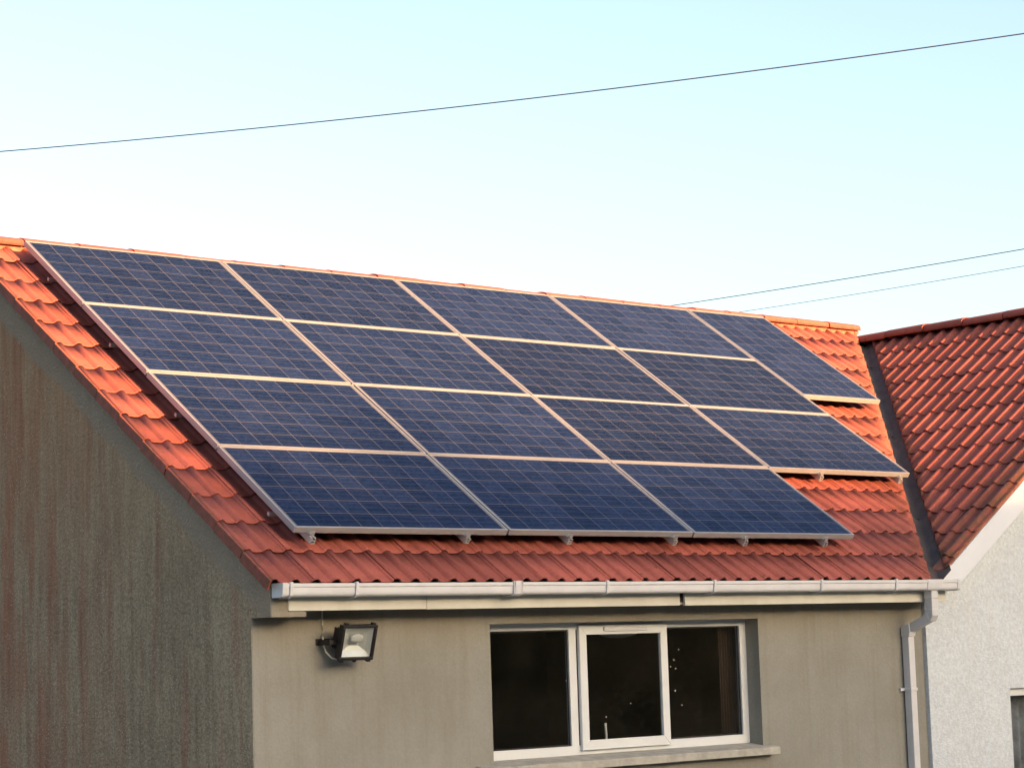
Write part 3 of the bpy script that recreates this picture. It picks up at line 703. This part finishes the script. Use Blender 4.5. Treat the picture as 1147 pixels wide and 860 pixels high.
# ------------------------------------------------------------------ floodlight on the wall
fl = empty('floodlight', (0.335, YW, -0.69), label='black halogen floodlight on a bracket on the cream wall', cat='floodlight')
tilt = math.atan2(0.065, 0.205)
FM = Matrix.Translation((0.335, -0.120, -0.690)) @ Matrix.Rotation(tilt, 4, 'X')     # local -y is the face direction
W2, H2 = 0.128, 0.108
h = MB()       # tapering finned housing
bm = h.bm
secs = [(-0.012, W2 - .004, H2 - .004), (0.022, W2 - .006, H2 - .006), (0.030, W2 - .022, H2 - .020), (0.075, W2 - .045, H2 - .045), (0.105, 0.055, 0.045)]
rg = [[bm.verts.new(FM @ Vector((sx * a, y, sz * b_))) for sx, sz in ((-1, -1), (1, -1), (1, 1), (-1, 1))] for y, a, b_ in secs]
for i in range(len(rg) - 1):
    for k in range(4): bm.faces.new((rg[i][k], rg[i][(k + 1) % 4], rg[i + 1][(k + 1) % 4], rg[i + 1][k]))
bm.faces.new(rg[-1][::-1])
for k in range(-4, 5): h.box(k * 0.022 - 0.002, k * 0.022 + 0.002, 0.03, 0.112, -0.062, 0.062, FM)
for sx in (-1, 1):
    for sz in (-1, 1): h.box(sx * (W2 - .028) - .013, sx * (W2 - .028) + .013, -0.024, 0.004, sz * (H2 + .004) - .008, sz * (H2 + .004) + .008, FM, bev=.003)
h.box(-0.008, 0.008, -0.022, 0.0, -H2 - 0.012, -H2 + 0.003, FM, bev=.002)
bmesh.ops.recalc_face_normals(bm, faces=bm.faces)
h.build('housing', M['black'], fl)
bz = MB()
for bx in ((-W2, W2, H2 - .018, H2), (-W2, W2, -H2, -H2 + .018), (-W2, -W2 + .020, -H2 + .018, H2 - .018), (W2 - .020, W2, -H2 + .018, H2 - .018)):
    bz.box(bx[0], bx[1], -0.026, -0.010, bx[2], bx[3], FM, bev=.003)
bz.build('bezel', M['black'], fl)
g_ = MB(); g_.box(-W2 + .021, W2 - .021, -0.020, -0.016, -H2 + .019, H2 - .019, FM); g_.build('lens', M['glass'], fl)
rf = MB(); bm = rf.bm      # faceted reflector bowl
prof_ = [(-0.012, W2 - .021, H2 - .019), (0.010, W2 - .045, H2 - .050), (0.022, 0.035, 0.030)]
rg = [[bm.verts.new(FM @ Vector((sx * a, y, sz * b_))) for sx, sz in ((-1, -1), (1, -1), (1, 1), (-1, 1))] for y, a, b_ in prof_]
for i in range(len(rg) - 1):
    for k in range(4): bm.faces.new((rg[i][k], rg[i + 1][k], rg[i + 1][(k + 1) % 4], rg[i][(k + 1) % 4]))
bm.faces.new(rg[-1]); rf.build('reflector', M['reflector'], fl)
lb = MB(); b2 = lb.bm
bmesh.ops.create_uvsphere(b2, u_segments=20, v_segments=12, radius=1, matrix=FM @ Matrix.Translation((0.0, -0.004, 0.022)) @ Matrix.Diagonal((0.046, 0.010, 0.026, 1)))
lb.build('lamp_bulb', M['whitething'], fl, smooth=True)
br = MB(); br.box(0.155, 0.50, YW - 0.008, YW, -0.705, -0.665, bev=.002)
for x in (0.170, 0.486): br.box(x, x + 0.012, -0.085, YW - 0.007, -0.705, -0.672, bev=.002)
br.tube([(0.165, -0.075, -0.689), (0.21, -0.075, -0.689)], 0.010, 8); br.tube([(0.50, -0.075, -0.689), (0.45, -0.075, -0.689)], 0.010, 8)
br.box(0.165, 0.255, -0.088, -0.072, -0.703, -0.675); br.box(0.42, 0.50, -0.088, -0.072, -0.703, -0.675)
br.build('bracket', M['black'], fl)
cb = MB(); pts = [(0.203, 0.036, -0.498), (0.202, 0.036, -0.58), (0.198, 0.030, -0.655), (0.190, 0.012, -0.70), (0.196, -0.004, -0.745), (0.225, -0.02, -0.782), (0.262, -0.03, -0.79)]
cb.tube(pts, 0.0055, 6); tag(cb.build('lamp_cable', M['cable_white'], smooth=True), 'thin white cable dropping from the soffit to the floodlight', 'cable')

# ------------------------------------------------------------------ overhead cables
camp = Vector((-7.66247, -11.04167, -0.7775))
def span(name, pA, pB, sag, ext, r, label):
    q_ = MB(); n = 60; pts = []
    for i in range(n + 1):
        t = -ext + (1 + 2 * ext) * i / n
        p = pA.lerp(pB, t); p.z -= sag * 4 * t * (1 - t)
        pts.append(p)
    q_.tube(pts, r, 6); tag(q_.build(name, M['cable'], smooth=True), label, 'cable', 'overhead cables')
span('overhead_cable', camp + Vector((0.45, 0.865, 0.221)) * 30, camp + Vector((0.78, 0.571, 0.256)) * 27, 0.10, 0.9, 0.0075, 'highest overhead cable crossing the whole sky from left to right')
def ray(x, y):
    return (rt * ((x - 573.5) / 2516.4) + dn * ((y - 430) / 2516.4) + fw)
span('overhead_cable', camp + ray(755, 342) * 46, camp + ray(1147, 279) * 40, 0.02, 1.2, 0.008, 'upper of the two low cables rising to the right above the white house roof')
span('overhead_cable', camp + ray(825, 350) * 47, camp + ray(1147, 298) * 42, 0.02, 1.2, 0.0055, 'lower and fainter of the two low cables above the white house roof')

# ------------------------------------------------------------------ house, trees and boxes added out of view to shade the lower walls
hs = math.tan(R(SUN_EL))
az = Vector((sdir.x, sdir.y, 0)).normalized()
D1 = 34.0
base = Vector((5.5, 0.5, 0)) + az * D1
ridge_z = 0.24 + D1 * hs  # ridge height of the added house sets the shade edge
nb = empty('shade_house', (base.x + 9.4, base.y, GZ), label='plain house standing behind the photographer, outside the picture', cat='house')
w = MB(); xl, xr = base.x - 2.2, base.x + 18
w.box(xl + .3, xr - .3, base.y - 4, base.y + 4, GZ, ridge_z - 2.6); w.build('wall', M['front'], nb)
w = MB(); w.prism([(base.y - 4.4, ridge_z - 2.75), (base.y, ridge_z), (base.y + 4.4, ridge_z - 2.75)], 'X', xl, xr); w.build('roof', M['tile'], nb)

def shade_wood():
    rnd = random.Random(21)
    me = bpy.data.meshes.new('shade_wood'); V, F = [], []
    def leafcloud(c_, rx, rz, n, s0):
        for _ in range(n):
            while True:
                p = Vector((rnd.uniform(-1, 1), rnd.uniform(-1, 1), rnd.uniform(-1, 1)))
                if 0.15 < p.length < 1: break
            p = Vector((c_.x + p.x * rx, c_.y + p.y * rx, c_.z + p.z * rz))
            a = Vector((rnd.gauss(0, 1), rnd.gauss(0, 1), rnd.gauss(0, 1))).normalized(); b_ = a.orthogonal().normalized()
            s = s0 * rnd.uniform(.5, 1.2); i = len(V)
            V.extend([p + a * s, p + b_ * s, p - a * s, p - b_ * s]); F.append((i, i + 1, i + 2, i + 3))
    D = 120.0
    for k in range(-38, 60):
        ang = math.atan2(az.y, az.x) + R(k * 1.43)
        dd = D * rnd.uniform(0.97, 1.06)
        c_ = Vector((2, 0.8, 0)) + Vector((math.cos(ang), math.sin(ang), 0)) * dd
        top = dd * hs + (2.45 if k * 3.0 < -3.2 else (1.2 if k * 3.0 < 0.5 else -0.2)) + rnd.uniform(-.3, .3)  # crown tops shaped per direction to set the roof's shade edge
        rz = (top - GZ) / 2
        leafcloud(Vector((c_.x, c_.y, GZ + rz * 0.98)), 3.9, rz, 1900, 0.6)
    me.from_pydata(V, [], F); o = link('shade_wood', me, M['leaf']); tag(o, kind='stuff', label='dark trees added out of view beyond the yard as shade casters', cat='shade_wood')
    w = MB()
    for k in range(-26, 44):
        ang = math.atan2(az.y, az.x) + R(k * 2.1); c_ = Vector((2, 0, 0)) + Vector((math.cos(ang), math.sin(ang), 0)) * D * 1.12
        w.box(c_.x - 3.5, c_.x + 3.5, c_.y - 3.5, c_.y + 3.5, GZ - 1, D * 1.12 * hs - 0.10)  # solid boxes added behind the trees to stop sun leaking through
    tag(w.build('shade_bank', M['ground']), kind='structure')
shade_wood()
# garden hedge that the window panes mirror
rnd = random.Random(5)
V, F = [], []
for _ in range(14000):
    t = rnd.random(); p = Vector((-2 + 30 * t, -19 - 2 * t, GZ + 2.9 * rnd.random() ** 0.8)); p += Vector((rnd.gauss(0, .5), rnd.gauss(0, .45), 0))
    a = Vector((rnd.gauss(0, 1), rnd.gauss(0, 1), rnd.gauss(0, 1))).normalized(); b_ = a.orthogonal().normalized(); s = rnd.uniform(.05, .13); i = len(V)
    V.extend([p + a * s, p + b_ * s, p - a * s, p - b_ * s]); F.append((i, i + 1, i + 2, i + 3))
me = bpy.data.meshes.new('hedge'); me.from_pydata(V, [], F)
tag(link('hedge', me, M['leaf']), 'dark green hedge across the yard, mirrored in the window panes', 'hedge')
